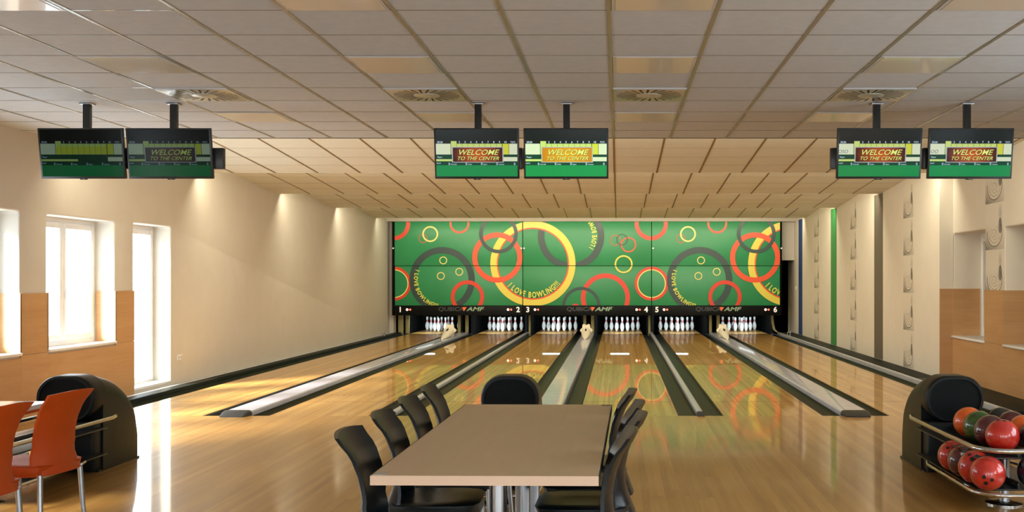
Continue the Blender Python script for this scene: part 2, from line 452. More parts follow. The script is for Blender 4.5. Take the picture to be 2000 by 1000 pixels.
# wood wainscot
def wainscot(name, xi, s, wins, ymin, ymax, zs, depth, top=1.335, dy=()):
    b = MB(); t = .014
    xa, xb = sorted((xi, xi + s * t))
    edges = sorted(wins)
    def pan(y0, y1, z0, z1): b.box(xa, xb, y0, y1, z0, z1, bev=.0015, seg=1)
    cur = ymin
    for (y0, y1, z0, z1) in edges:
        if y0 > ymax: continue
        pan(cur, y0 - .001, zs - .01, top)
        if z0 > .3:
            pan(y0 + .001, min(y1, ymax) - .001, .0, zs - .035); 
        cur = y1
        if z0 > .3:                                    # jamb linings inside the opening
            xo = xi - s * depth
            x0, x1 = sorted((xi + s * t, xo))
            b.box(x0, x1, y1 - .012, y1 + .012, zs, top); b.box(x0, x1, y0 - .012, y0 + .012, zs, top)
    if cur < ymax: pan(cur, ymax, zs - .01, top)
    cur = ymin
    for (y0, y1, z0, z1) in edges:
        pan(cur + .001, min(y0, ymax) - .001, .0, zs - .012); cur = y1
    if cur < ymax: pan(cur + .001, ymax, 0, zs - .012)
    return b
b = wainscot('t', XL, 1, WIN_L, YR, 13.2, .72, .22)
struct(b.build('trim_4', 'panel'))
b = wainscot('t', XR2, -1, WIN_R, YR, 15.31, .66, .38)
b.box(XR - .002, XR2 + .3, 15.318, 15.34, 0, 1.335)
struct(b.build('trim_5', 'panel'))

# windows
def make_window(n, side, y0, y1, z0, z1, depth, label):
    xi = XL if side > 0 else XR2
    xf = xi - side * depth
    T = lambda x: xi - side * x
    e = struct(empty('window_%d' % n, (xf, (y0 + y1) / 2, z0)), label, 'window')
    w2, h = (y1 - y0) / 2, z1 - z0
    f = MB()
    fx = lambda a, bb: sorted((-side * a, -side * bb))
    A = fx(-.01, .06)
    fw = .055
    def fr(x, ya, yb, za, zb, w, m=f):
        m.box(x[0], x[1], ya, ya + w, za, zb, bev=.004); m.box(x[0], x[1], yb - w, yb, za, zb, bev=.004)
        m.box(x[0], x[1], ya + w, yb - w, zb - w, zb, bev=.004); m.box(x[0], x[1], ya + w, yb - w, za, za + w, bev=.004)
    fr(A, -w2 - .03, w2 + .03, -.03, h + .03, fw + .03)
    f.build('frame', 'white', e)
    two = (y1 - y0) > 1.2
    sashes = [(-w2 + fw, -.005), (.005, w2 - fw)] if two else [(-w2 + fw, w2 - fw)]
    for a, bb in sashes:
        s = MB(); B = fx(-.025, .03); fr(B, a, bb, fw, h - fw, .062, s)
        so = s.build('sash', 'white', e)
        p = MB(); C = fx(.0, .008); p.box(C[0], C[1], a + .05, bb - .05, fw + .05, h - fw - .05)
        p.build('pane', 'glass', so, smooth=False)
        if side < 0 and y0 > 8:
            p = MB(); C = fx(.03, .036); p.box(C[0], C[1], a + .01, bb - .01, fw + .01, h - fw - .01)
            p.build('blind', 'blind', so, smooth=False)
    if two:
        hd = MB(); hx = side * .04
        hd.box(min(side * .02, side * .035), max(side * .02, side * .035), .02, .045, h * .42, h * .42 + .07, bev=.003)
        hd.box(min(side * .03, side * .05), max(side * .03, side * .05), .025, .04, h * .42 - .08, h * .42 + .04, bev=.004)
        hd.build('handle', 'white', e)
    if z0 > .3:
        s = MB(); a, bb = sorted((side * .0, side * (depth + .035)))
        s.box(a, bb, -w2 + .004, w2 - .004, -.028, .0, bev=.006); s.build('sill', 'white', e)
    else:
        s = MB(); a, bb = sorted((side * .0, side * (depth - .002)))
        s.box(a, bb, -w2 + .004, w2 - .004, -.0, .03, bev=.004); s.build('sill', 'white', e)
    return e
n = 1
LL = ['tall narrow white window reaching almost to the floor on the left wall', 'two-sash white window in the left wall beside the tall window', 'white window at the left edge of the picture']
for i, w in enumerate(WIN_L):
    make_window(n, 1, *w, .25, LL[i] if i < 3 else None); n += 1
RL = ['deep window recess in the right wall next to the lanes', 'deep window recess at the right edge of the picture']
for i, w in enumerate(WIN_R):
    make_window(n, -1, *w, .41, RL[i] if i < 2 else None); n += 1

# right wall print strips and stripes
def strip(name, m, x, y0, y1, z0=.05, z1=2.985, uv=False):
    me = bpy.data.meshes.new(name)
    d = .003
    vs = [(x, y0, z0), (x, y1, z0), (x, y1, z1), (x, y0, z1), (x - d, y0, z0), (x - d, y1, z0), (x - d, y1, z1), (x - d, y0, z1)]
    fs = [(4, 7, 6, 5), (0, 1, 2, 3), (0, 4, 5, 1), (3, 2, 6, 7), (0, 3, 7, 4), (1, 5, 6, 2)]
    me.from_pydata(vs, [], fs); me.materials.append(M[m])
    if uv:
        l = me.uv_layers.new(name='UVMap')
        for p in me.polygons:
            for li in p.loop_indices:
                v = me.vertices[me.loops[li].vertex_index].co
                l.data[li].uv = ((y1 - v.y) / (y1 - y0), (v.z - .055) / .6)
    return link(name, me)
for m, y0, y1, nm in (('blue', 26.75, 27.3, 'dark blue'), ('sgreen', 22.56, 23.16, 'green'), ('sgrey', 18.62, 19.24, 'brownish grey')):
    tag(strip('wall_stripe', m, XR - .0005, y0, y1), '%s full-height vertical stripe on the right wall' % nm, 'wall stripe', 'vertical stripes on the right wall')
for y0, y1, x, z0, nm in ((24.5, 25.1, XR, .05, 'between the blue and green stripes'), (20.65, 21.2, XR, .05, 'between the green and grey stripes'),
                      (16.67, 17.27, XR, .05, 'between the grey stripe and the wood panelling'), (13.29, 13.96, XR2, 1.336, 'between the two window recesses on the right')):
    tag(strip('wallpaper_strip', 'motif', x - .0005, y0, y1, z0, 2.98, True), 'white strip of grey swirl prints ' + nm, 'wallpaper', 'printed wallpaper strips')

# ------------------------------------------------------------------ lanes
Y0, YE = 11.47, 30.85
PAIR = [-4.135, -.78, 2.575]
LANES = [c + s * .898 for c in PAIR for s in (-1, 1)]
for i, x in enumerate(LANES):
    e = empty('bowling_lane', (x, Y0, 0), label='glossy wooden bowling lane number %d%s' % (i + 1, ', along the left wall' if i == 0 else ', along the right wall' if i == 5 else ', counted from the left wall'), cat='bowling lane', group='bowling lanes')
    b = MB().box(-.533, .533, 0.002, YE - Y0, -.12, 0); b.build('lane_surface', 'lane', e, smooth=False)
    # material is in object space: shift pattern by using distinct location (object origin differs)
    d = MB()
    for k in range(7):
        xx = (k - 3) * .135; yy = 4.5 - abs(k - 3) * .1
        d.cyl((xx, yy, -.001), (xx, yy, .0008), .013, seg=10)
    for k in range(10):
        xx = (-.4, -.32, -.24, -.16, -.08, .08, .16, .24, .32, .4)[k]
        d.cyl((xx, 2.0, -.001), (xx, 2.0, .0008), .009, seg=8)
    d.build('marker_dots', 'face', e, smooth=False)
    d = MB().box(-.533, .533, 1.33, 1.334, -.001, .0008); d.build('joint_line', 'kerb', e, smooth=False)

def gutter(x0, x1, label):
    w = x1 - x0; n = 10; t = .006; d = .055
    top = [(x0 + .002, -.006)] + [(x0 + .012 + (w - .024) * (.5 - .5 * math.cos(PI * k / n)), -.006 - d * math.sin(PI * k / n) ** .8) for k in range(n + 1)] + [(x1 - .002, -.006)]
    bot = [(x1 - .002, -.075), (x0 + .002, -.075)]
    cx = (x0 + x1) / 2
    o = MB().extrude_y([(x - cx, z) for x, z in top + bot], 0, 17.4).build('gutter', 'gutter')
    o.location = (cx, Y0 + .003, 0)
    return tag(o, label, 'gutter', 'gutters beside the lanes')
for i, x in enumerate(LANES):
    gutter(x - .533 - .207, x - .533 - .001, 'dark grey gutter along the left edge of lane %d' % (i + 1))
    gutter(x + .533 + .001, x + .533 + .207, 'dark grey gutter along the right edge of lane %d' % (i + 1))

def prof(w, h, z0=-.1, k=5, r=None):
    r = r or min(h * .6, w * .3)
    p = [(-w / 2, z0)]
    for j in range(k + 1):
        t = PI - j / k * PI / 2; p.append((-w / 2 + r + r * math.cos(t), h - r + r * math.sin(t)))
    for j in range(k + 1):
        t = PI / 2 - j / k * PI / 2; p.append((w / 2 - r + r * math.cos(t), h - r + r * math.sin(t)))
    return p + [(w / 2, z0)]
def capend(w, h, L, parent, y=0):
    rings = []
    for k in range(8):
        t = k / 7; hh = h * (.25 + .75 * math.sin(t * PI / 2)) ; ww = w * (.82 + .18 * math.sin(t * PI / 2))
        rings.append([(x, y - L + t * L, z) for x, z in prof(ww, hh, .001, 4, min(hh * .7, ww * .2))])
    MB().loops(rings).build('end_cap', 'capend', parent)
for cx, nm in ((-2.4575, 'lanes 2 and 3'), (.8975, 'lanes 4 and 5')):
    e = empty('divider_rail', (cx, Y0, 0), label='narrow light grey rail between the gutters of ' + nm, cat='divider rail', group='narrow divider rails')
    MB().extrude_y(prof(.072, .035), .06, 17.2).build('rail', 'rail', e)
    capend(.084, .042, .12, e, .065)
for cx, nm in ((PAIR[0], 'lanes 1 and 2'), (PAIR[1], 'lanes 3 and 4'), (PAIR[2], 'lanes 5 and 6')):
    e = empty('ball_track_cover', (cx, Y0, 0), label='wide pale grey ball track cover between %s, running to the pins' % nm, cat='ball track cover', group='wide ball track covers')
    MB().extrude_y(prof(.30, .045, k=4, r=.018), .06, 16.78).build('cover', 'cover', e)
    capend(.31, .055, .20, e, .07)
for x, w, nm, bx in ((-5.985, .08, 'left', (-5.942, -5.778)), (4.275, .045, 'right', (4.30, 4.648))):
    e = empty('side_rail', (x, Y0, 0), label='light rail with dark kerb board along the %s wall' % nm, cat='side rail')
    MB().extrude_y(prof(w, .05), 0, 16.9).build('rail', 'rail', e)
    MB().box(bx[0] - x, bx[1] - x, 0, 3.86, -.1, .045, bev=.003).box(bx[0] - x, bx[1] - x, 3.86, 16.8, -.1, .045, bev=.003).build('kerb_board', 'kerb', e)
# floor strip near the right wall between XR and XR2 beside the lanes
struct(MB().box(XR, XR2, Y0 + .002, 15.315, -.16, .045, bev=.003).box(XL - .35, XL - .002, Y0 + .003, 15, -.16, 0).build('trim_6', 'kerb', smooth=False))

# ------------------------------------------------------------------ pins
pin_prof = [(.0, 0), (.026, 0), (.0285, .004), (.036, .02), (.0497, .057), (.0588, .09), (.0605, .114), (.0575, .149), (.0470, .184),
            (.0340, .219), (.0247, .2425), (.0230, .2540), (.0232, .262), (.0250, .285), (.0300, .318), (.0323, .343), (.0310, .360), (.022, .375), (.010, .3805), (.0, .381)]
def pr(z):
    for (r0, z0), (r1, z1) in zip(pin_prof[1:], pin_prof[2:]):
        if z0 <= z <= z1: return r0 + (r1 - r0) * (z - z0) / (z1 - z0)
    return .03
me_body = MB().lathe(pin_prof[1:-1] + [(.0005, .381)], 20).mesh('body', 'pin')
def band(z0, z1):
    zs = [z0 + (z1 - z0) * k / 4 for k in range(5)]
    return MB().lathe([(pr(z0) - .002, z0)] + [(pr(z) + .0012, z) for z in zs] + [(pr(z1) - .002, z1)], 20).mesh('neck_band', 'pinred')
me_b1, me_b2 = band(.232, .25), band(.266, .284)
RN = ['head pin at the front', 'left pin of the second row', 'right pin of the second row', 'left pin of the third row', 'middle pin of the third row', 'right pin of the third row',
      'leftmost pin of the back row', 'second pin from the left in the back row', 'third pin from the left in the back row', 'rightmost pin of the back row']
YP = Y0 + 18.29
proto = None
for li, x in enumerate(LANES):
    k = 0
    for r in range(4):
        for j in range(r + 1):
            if proto is None:
                proto = empty('bowling_pin'); link('body', me_body, proto); link('neck_band', me_b1, proto); link('neck_band', me_b2, proto); o = proto
            else: o = copy_tree(proto)
            o.location = (x + (j - r / 2) * .3048, YP + r * .264, .0005)
            tag(o, 'white pin on lane %d, %s' % (li + 1, RN[k]), 'bowling pin', 'bowling pins standing on the six lanes')
            k += 1

# ------------------------------------------------------------------ pinsetter masks
YM = 27.7
def pw(px, py=None):
    X = (px - CX) * YM / F
    return X if py is None else (X, CZ - (py - CY) * YM / F)
K = YM / F
RINGS = []      # (cx, cy, r_outer, width, material)
def ringset(dx):
    A = lambda *a: RINGS.append((a[0] + dx,) + a[1:])
    A(769, 437, 32.5, 8, 'red')
    A(826.6, 466, 9, 2, 'faint'); A(840.6, 457.2, 15.5, 3, 'pale'); A(897.7, 436.5, 19.5, 4, 'orange')
    A(769.6, 554, 33, 5.5, 'red'); A(769.6, 554, 28, 2, 'pale')
    A(863.5, 546.5, 64, 12.5, 'dgrey')
    for x, y in ((866, 508.6), (896.8, 530.8), (861, 539)): A(x, y, 7.6, 1.7, 'pale')
    A(913, 580, 32.6, 7.5, 'red')
    A(1115.4, 461, 64.8, 12.5, 'dgrey', 1)
    A(1041, 515, 83.2, 13, 'yellow'); A(1041, 515, 70.4, 2.6, 'orange')
    A(971.5, 503, 49, 10, 'orange')
    A(973.9, 457, 37.8, 7, 'dgrey')
    A(1201.8, 469.6, 11, 2, 'faint'); A(1227.5, 478, 15, 2.6, 'orange'); A(1215, 468, 11, 1.5, 'dgrey')
    A(1218, 516, 17.5, 3, 'yellow')
    A(1182.5, 582, 48, 9, 'red'); A(1135.4, 598, 37.6, 6, 'dgrey')
    A(1124, 602, 9, 9, 'red')
ringset(0); ringset(503)
ARTM = ['green', 'red', 'orange', 'yellow', 'pale', 'dgrey', 'faint', 'txt']
ARCS = []
for dx in (0, 503):
    ARCS += [(863.5 + dx, 546.5, 51.5, 158, 262, 8.0), (1041 + dx, 515, 61.5, 221, 324, 11.5), (1115.4 + dx, 461, 46.5, -33, 70, 9.5)]
LETTERS = 'I LOVE BOWLING!!!'
def art(x0, x1, z0, z1, y):
    b = MB()
    for li, rg in enumerate(RINGS):
        cx, cy, ro, w, m = rg[:5]
        X, Z = pw(cx, cy); R1, R0 = ro * K, max(0, (ro - w)) * K
        if X + R1 < x0 or X - R1 > x1 or Z + R1 < z0 or Z - R1 > z1: continue
        if len(rg) > 5 and z1 < 1.9: continue                     # this circle stops at the panel seam
        yy = y - .0008 * (li % 20 + 1); n = 72; mi = ARTM.index(m)
        for k in range(n):
            a, c = 2 * PI * k / n, 2 * PI * (k + 1) / n
            p = [(X + R0 * math.cos(a), yy, Z + R0 * math.sin(a)), (X + R1 * math.cos(a), yy, Z + R1 * math.sin(a)),
                 (X + R1 * math.cos(c), yy, Z + R1 * math.sin(c)), (X + R0 * math.cos(c), yy, Z + R0 * math.sin(c))]
            if R0 == 0: p = p[1:3] + [(X, yy, Z)]
            b.poly(p, mi)
    for cx, cy, r, a0, a1, size in ARCS:
        X, Z = pw(cx, cy); R = r * K
        ws = [(bbox(text_mesh(ch, 1.0, .035))[1] if ch != ' ' else .32) + .10 for ch in LETTERS]
        tot = sum(ws); acc = 0
        for ch, w in zip(LETTERS, ws):
            a = math.radians(a0 + (a1 - a0) * (acc + w / 2) / tot); acc += w
            if ch == ' ': continue
            me = text_mesh(ch, 1.0, .035); bb = bbox(me)
            px, pz = X + R * math.cos(a), Z + R * math.sin(a)
            sc_ = size * K * 1.35; sx_ = R * math.radians(a1 - a0) / tot
            mt = Matrix.Translation((px, y - .020, pz)) @ Matrix.Rotation(-(a + PI / 2), 4, 'Y') @ UP @ Matrix.Diagonal((sx_, sc_, 1, 1)) @ Matrix.Translation((-(bb[0] + bb[1]) / 2, -.3, 0))
            b.add_mesh(me, mt, 7)
    b.clip(x0, x1, z0, z1)
    return b
EDG = [pw(770.5), pw(1021), pw(1272.7), pw(1524)]
ZT, ZMID, ZB, ZA = pw(0, 433)[1], pw(0, 519)[1], pw(0, 597)[1], pw(0, 616)[1]
NUMS = [((782, '1'), (795.5, 801.5), (1012, '2'), (992.5, 998.5)), ((1031, '3'), (1045, 1051), (1262, '4'), (1243.5, 1249.5)), ((1283, '5'), (1297, 1303), (1514, '6'), (1495, 1501))]
for i in range(3):
    x0, x1 = EDG[i] + .008, EDG[i + 1] - .008
    e = empty('pinsetter_mask', (0, 0, 0), label='green pinsetter mask with coloured rings above lanes %d and %d' % (2 * i + 1, 2 * i + 2), cat='pinsetter mask', group='ring-patterned pinsetter masks')
    up = MB().box(x0, x1, YM - .02, YM + .01, ZMID + .006, ZT, bev=.003).build('upper_panel', 'green', e)
    lo = MB().box(x0, x1, YM + .012, YM + .04, ZB + .004, ZMID + .0, bev=.003).build('lower_panel', 'green', e)
    art(x0 + .004, x1 - .004, ZMID + .01, ZT - .004, YM - .0205).build('artwork', ARTM, up, smooth=False, normals=False)
    art(x0 + .004, x1 - .004, ZB + .008, ZMID - .004, YM + .0115).build('artwork', ARTM, lo, smooth=False, normals=False)
    ap = MB().box(x0 - .003, x1 + .003, YM - .02, YM + .05, ZA, ZB - .002, bev=.006)
    apo = ap.build('apron', 'apron', e)
    t = MB()
    for (px, s) in (NUMS[i][0], NUMS[i][2]):
        X, Z = pw(px, 604.5); t.add_mesh(text_mesh(s, .19, .006, 0, 'CENTER'), Matrix.Translation((X, YM - .0215, Z - .065)) @ UP)
    t.build('lane_numbers', 'num', apo, smooth=False, normals=False)
    for pxs in (NUMS[i][1], NUMS[i][3]):
        for q, m in zip(pxs, ('lampA', 'lampB')):
            X, Z = pw(q, 604.7); MB().cyl((X, YM - .028, Z), (X, YM - .019, Z), .030 if m == 'lampA' else .026, seg=20).build('indicator_lamp', m, apo)
    base = (770.5, 1021, 1272.7)[i]
    t = MB()
    X, Z = pw(base + 85, 607.2); t.add_mesh(text_mesh('QUBICA', .145, .002, .15), Matrix.Translation((X, YM - .0215, Z)) @ UP @ Matrix.Diagonal((1.25, 1, 1, 1)), 1)
    X, Z = pw(base + 141.5, 607.2); t.add_mesh(text_mesh('AMF', .145, .004, .25), Matrix.Translation((X, YM - .0215, Z)) @ UP @ Matrix.Diagonal((1.5, 1, 1, 1)), 0)
    X, Z = pw(base + 136, 604); t.poly([(X - .07, YM - .0215, Z + .055), (X + .0, YM - .0215, Z - .05), (X + .07, YM - .0215, Z + .055)], 2)
    t.build('logo', ['logo', 'logod', 'logoo'], apo, smooth=False, normals=False)
    g = MB()
    for q in ((EDG[0] - .03, EDG[1] - .036), (EDG[1] + .036,), (EDG[2] + .036, EDG[3] + .03))[i]:
        Z = pw(0, 485)[1]; g.cyl((q, YM - .035, Z), (q, YM + .0, Z), .022, seg=12)
    g.build('bolt', 'white', e)
    if i == 2: MB().box(x1 + .0, x1 + .05, YM - .01, YM + .05, ZA, ZT, bev=.003).build('dark_gap_strip', 'void', e)
    if i == 0: MB().box(x0 - .07, x0 - .008, YM - .01, YM + .05, ZA, ZT, bev=.003).build('dark_gap_strip', 'void', e)  # near-black strips stand in for the shade in the gaps beside the masks
# machines behind: kickback sides, rear curtain, top
for i, x in enumerate(LANES):
    e = empty('pinsetter', (x, 28.0, 0), label='dark pinsetter bay behind the mask at the end of lane %d' % (i + 1), cat='pinsetter', group='pinsetter bays behind the pins')
    MB().box(-.77, -.70, .9, 4.2, -.12, .95).build('side_panel', 'void', e)
    MB().box(.70, .77, .9, 4.2, -.12, .95).build('side_panel', 'void', e)
    MB().box(-.70, .70, 3.2, 3.24, -.12, .95).build('rear_curtain', 'void', e)
    MB().box(-.77, .77, .2, 4.2, .95, 1.0).build('top_cover', 'void', e)
    t = empty('pin_lamp', (x - .07, 28.16, .52), label='white tube lamp behind the mask above the pins of lane %d' % (i + 1), cat='lamp', group='tube lamps above the pins')
    MB().cyl((-.25, 0, 0), (.25, 0, 0), .013, seg=10).build('tube', 'tube', t)
    l = area('pin_lamp_light', (0, 0, 0), (math.radians(68), 0, 0), .5, .03, 26, (.84, .96, 1.0)); l.data.spread = math.radians(120); l.parent = t; l.location = (0, .03, -.0)
    MB().box(-.28, .28, -.07, .05, .018, .04).box(-.28, -.251, -.05, .02, -.015, .03).box(.251, .28, -.05, .02, -.015, .03).build('housing', 'white', t)
# front posts of the kickbacks
def post(x, w, nm, foot=0):
    e = empty('kickback_post', (x, 28.35, 0), label='pale olive upright post ' + nm, cat='post', group='pale posts under the masks')
    pts = [(0, 0, -.0), (0, 0, .55)] if not foot else [(foot * .22, 0, .03), (foot * .12, 0, .05), (foot * .05, 0, .12), (foot * .02, 0, .25), (0, 0, .4), (0, 0, .56)]
    b = MB()
    if foot:
        rings = [[(p[0] - w / 2, -.04, p[2]), (p[0] + w / 2, -.04, p[2]), (p[0] + w / 2, .04, p[2]), (p[0] - w / 2, .04, p[2])] for p in pts]
        b.loops(rings)
    else: b.box(-w / 2, w / 2, -.04, .04, .0, .56, bev=.01)
    b.build('post_body', 'olive', e)
    MB().box(-w / 2 - .01, w / 2 + .01, -.05, .05, -.16, .012, bev=.004).build('foot', 'black', e)
for c, nm in zip(PAIR, ('1 and 2', '3 and 4', '5 and 6')):
    post(c - .105, .075, 'left of the gap between lanes ' + nm); post(c + .10, .085, 'right of the gap between lanes ' + nm)
    b = MB().box(c - .07, c + .06, 28.33, 28.37, .49, .53, bev=.006).build('cross_bar', 'chrome')
    tag(b, 'small metal cross bar joining the posts between lanes ' + nm, 'cross bar', 'cross bars between the posts')
post(-2.36, .05, 'between lanes 2 and 3', 0); post(.84, .06, 'between lanes 4 and 5')
post(-5.80, .14, 'beside the left wall', 0); post(-5.62, .10, 'at the left edge of lane 1'); post(4.12, .06, 'with curved foot at the right edge of lane 6', 1)

# cream camera housings on the track covers
for c, nm in zip(PAIR, ('1 and 2', '3 and 4', '5 and 6')):
    e = empty('pin_camera', (c - .0, 26.1, .0455), label='cream crown-shaped camera housing between lanes ' + nm, cat='camera housing', group='cream camera housings near the pins')
    rings = []
    prf = [(-1.15, .02, .03), (-1.0, .055, .05), (-.7, .085, .11), (-.35, .11, .19), (-.08, .115, .23), (0, .105, .25)]
    for y, w, h in prf:
        rings.append([(w * math.cos(t), y, max(0.0, h * .5 + h * .5 * math.sin(t))) for t in [2 * PI * k / 20 for k in range(20)]])
    MB().loops(rings).build('body', 'cream', e)
    cr = MB(); n = 32
    o, q = [], []
    for k in range(n):
        t = 2 * PI * k / n; amp = 1.0 + .16 * math.cos(6 * t)
        o.append((.135 * amp * math.cos(t), .0, max(.0, .155 + .155 * amp * math.sin(t))))
    cr.loops([[(x, -.03, z) for x, y, z in o], [(x, .05, z) for x, y, z in o]]); cr.build('crown_rim', 'cream', e)
    MB().cyl((.0, -.46, .175), (.0, -.30, .20), .018, seg=14).build('lens', 'face', e)
for x, y, nm in ((-5.84, 26.4, 'left'), (4.285, 26.6, 'right')):
    e = empty('ball_sensor', (x, y, .05), label='small clear ball sensor on the %s side rail near the pins' % nm, cat='sensor')
    MB().cyl((-.03, 0, -.003), (-.03, 0, .05), .012, seg=10).cyl((.03, 0, -.003), (.03, 0, .05), .012, seg=10).build('stem', 'steel', e)
    MB().sphere((-.03, 0, .062), .02, u=12, v=8).sphere((.035, 0, .07), .024, u=12, v=8).build('reflector', 'chrome', e)

# ------------------------------------------------------------------ ball returns
def racetrack(w, z0, z1, r, n=8):
    p = []
    for cx, cz, a in ((w / 2 - r, z1 - r, 0), (-w / 2 + r, z1 - r, 90), (-w / 2 + r, z0 + r, 180), (w / 2 - r, z0 + r, 270)):
        for k in range(n + 1):
            t = math.radians(a + 90 * k / n); p.append((cx + r * math.cos(t), cz + r * math.sin(t)))
    return p
def archprof(w, h, r, z0=.002, n=8):
    p = [(w / 2, z0)]
    r = min(r, w / 2 - .001, h - z0 - .01)
    for cx, a in ((w / 2 - r, 0), (-w / 2 + r, 90)):
        for k in range(n + 1):
            t = math.radians(a + 90 * k / n); p.append((cx + r * math.cos(t), h - r + r * math.sin(t)))
    p.append((-w / 2, z0)); return p
def ball_return(cx, y, label, balls=()):
    e = empty('ball_return', (cx, y, 0), label=label, cat='ball return', group='ball returns on the approach')
    D, H, HB = .80, .745, .36
    rings = []
    ys = [.16, .165] + [.16 + (D - .16) * k / 14 for k in range(1, 15)]
    for yy in ys:
        t = (yy - 0) / D
        h = HB + (H - HB) * math.sqrt(max(0, 1 - t ** 2.3))
        w = .43 - .05 * t ** 3
        rings.append([(x, yy, z) for x, z in archprof(w, h, .17)])
    MB().loops(rings).build('body', 'hood', e)
    rr = []
    for k, (yy, sc_) in enumerate(((.20, 1.0), (.10, 1.0), (.03, 1.0), (.008, .975), (0, .95))):
        rr.append([(x * sc_, yy, (z - .57) * sc_ + .57) for x, z in racetrack(.445, .40, .748, .165)])
    rim = racetrack(.445 * .88, .40 + .022, .748 - .026, .148)
    rr.append([(x, 0.0, z) for x, z in rim]); rr.append([(x, .02, z) for x, z in rim])
    nose = MB().loops(rr, cap1=False).build('hood_rim', 'hood', e)
    MB().loops([[(x * 1.0, .015, z) for x, z in rim], [(x, .03, z) for x, z in rim]]).build('face_panel', 'face', nose)
    MB().box(-.205, .205, .02, .17, .012, .40, bev=.02).build('lower_panel', 'hood', e)
    MB().box(-.21, .21, .10, .79, 0, .014).build('plinth', 'black', e)
    # rack
    def rail(z, name, y0=.24, yb=-1.46, hw=.30, r=.016, xo=0):
        pts = []
        pts += [(-hw + .03, y0, z), (-hw, y0 - .12, z)]
        R = .20
        for k in range(9):
            t = PI + k / 8 * PI / 2; pts.append((-hw + R + R * math.cos(t), yb + R + R * math.sin(t) , z))
        for k in range(9):
            t = 1.5 * PI + k / 8 * PI / 2; pts.append((hw - R + R * math.cos(t), yb + R + R * math.sin(t), z))
        pts += [(hw, y0 - .12, z), (hw - .03, y0, z)]
        MB().tube(pts, r, 12).build(name, 'chrome', e)
    rail(.415, 'upper_rail'); rail(.148, 'lower_rail', hw=.325, r=.012, yb=-1.5, y0=-.28)
    for zz, nm, hw in ((.335, 'upper_tray', .27), (.135, 'lower_tray', .27)):
        MB().box(-hw, hw, -1.28, .12, zz, zz + .012, bev=.004).box(-.012, .012, -1.28, .1, zz + .01, zz + .05, bev=.004).build(nm, 'black', e)
    MB().cyl((0, -1.02, .012), (0, -1.02, .45), .034, seg=20).build('post', 'steel', e)
    MB().lathe([(.125, 0), (.125, .008), (.11, .016), (.04, .022)], 28, (0, -1.02, .001)).build('foot', 'chrome', e)
    br = MB()
    for z in (.325, .125): br.box(-.29, .29, -1.04, -1.0, z - .01, z + .012, bev=.003)
    br.build('bracket', 'steel', e)
    return e
HY = 8.03
ball_return(-4.19, HY, 'black domed ball return behind the orange chairs at the left'); ball_return(-.82, HY, 'black domed ball return behind the long wooden table')
ball_return(2.555, HY, 'black domed ball return holding coloured bowling balls at the right')

BM = {'orange': ball_mat('ball_orange', srgb(240, 110, 22), srgb(225, 80, 16)), 'green': ball_mat('ball_green', srgb(58, 96, 24), srgb(30, 58, 14)),
      'maroon': ball_mat('ball_maroon', srgb(92, 22, 26), srgb(58, 10, 18)), 'red': ball_mat('ball_red', srgb(214, 50, 32), srgb(170, 26, 22)),
      'black': ball_mat('ball_black', srgb(16, 26, 22), srgb(8, 12, 12)), 'navy': ball_mat('ball_navy', srgb(22, 38, 60), srgb(10, 16, 32))}
def ball(x, y, z, col, label, rot, holes=True):
    e = empty('bowling_ball', (x, y, z - .108), label=label, cat='bowling ball', group='bowling balls on the right rack')
    s = link('shell', MB().sphere((0, 0, 0), .108, u=40, v=24).mesh('shell', [BM[col]]), e); s.location = (0, 0, .108); s.rotation_euler = rot
    if holes:
        for hx, hy, r in ((0, .0, .014), (.028, .034, .012), (-.024, .036, .012)):
            d = Vector((hx, hy - .01, -1)).normalized() if False else Vector((hx / .108, (hy - .012) / .108, 1)).normalized()
            h = MB().cyl(d * .1065, d * .1088, r, seg=16).build('finger_hole', 'slot', s)
UZ = .463
UPB = [(2.50, 7.56, 'orange', 'orange bowling ball on the upper rack nearest the black hood'), (2.50, 7.34, 'green', 'olive green bowling ball between the orange and maroon balls on the upper rack'),
       (2.50, 7.12, 'maroon', 'dark maroon bowling ball behind the front red ball on the upper rack'), (2.50, 6.90, 'red', 'glossy red bowling ball at the front of the upper rack'),
       (2.722, 7.55, 'black', 'blackish green bowling ball in the far right row of the upper rack'), (2.722, 7.33, 'maroon', 'maroon bowling ball in the right row of the upper rack beside the black one'),
       (2.722, 7.11, 'orange', 'orange bowling ball at the picture edge on the upper rack'), (2.722, 6.89, 'navy', 'dark navy bowling ball at the picture edge on the upper rack')]
for k, (x, y, c, l) in enumerate(UPB): ball(x, y, UZ, c, l, (.3 + k, 1.9 + .4 * k, .5 * k), True)
LOB = [(2.32, 7.33, 'red', 'scuffed red bowling ball on the lower rack nearest the hood', (PI / 2 - .45, 0, -.5)), (2.32, 7.11, 'maroon', 'maroon bowling ball between two red balls on the lower rack', (2.2, .3, 0)),
       (2.32, 6.89, 'red', 'scuffed red bowling ball behind the front one on the lower rack', (PI / 2 - .75, 0, -.55)), (2.325, 6.67, 'red', 'scuffed red bowling ball at the front of the lower rack', (PI / 2 + .35, .3, -.3)),
       (2.64, 6.72, 'navy', 'dark navy bowling ball behind the post on the lower rack', (0, 0, 0))]
for x, y, c, l, r in LOB: ball(x, y, .262, c, l, r)

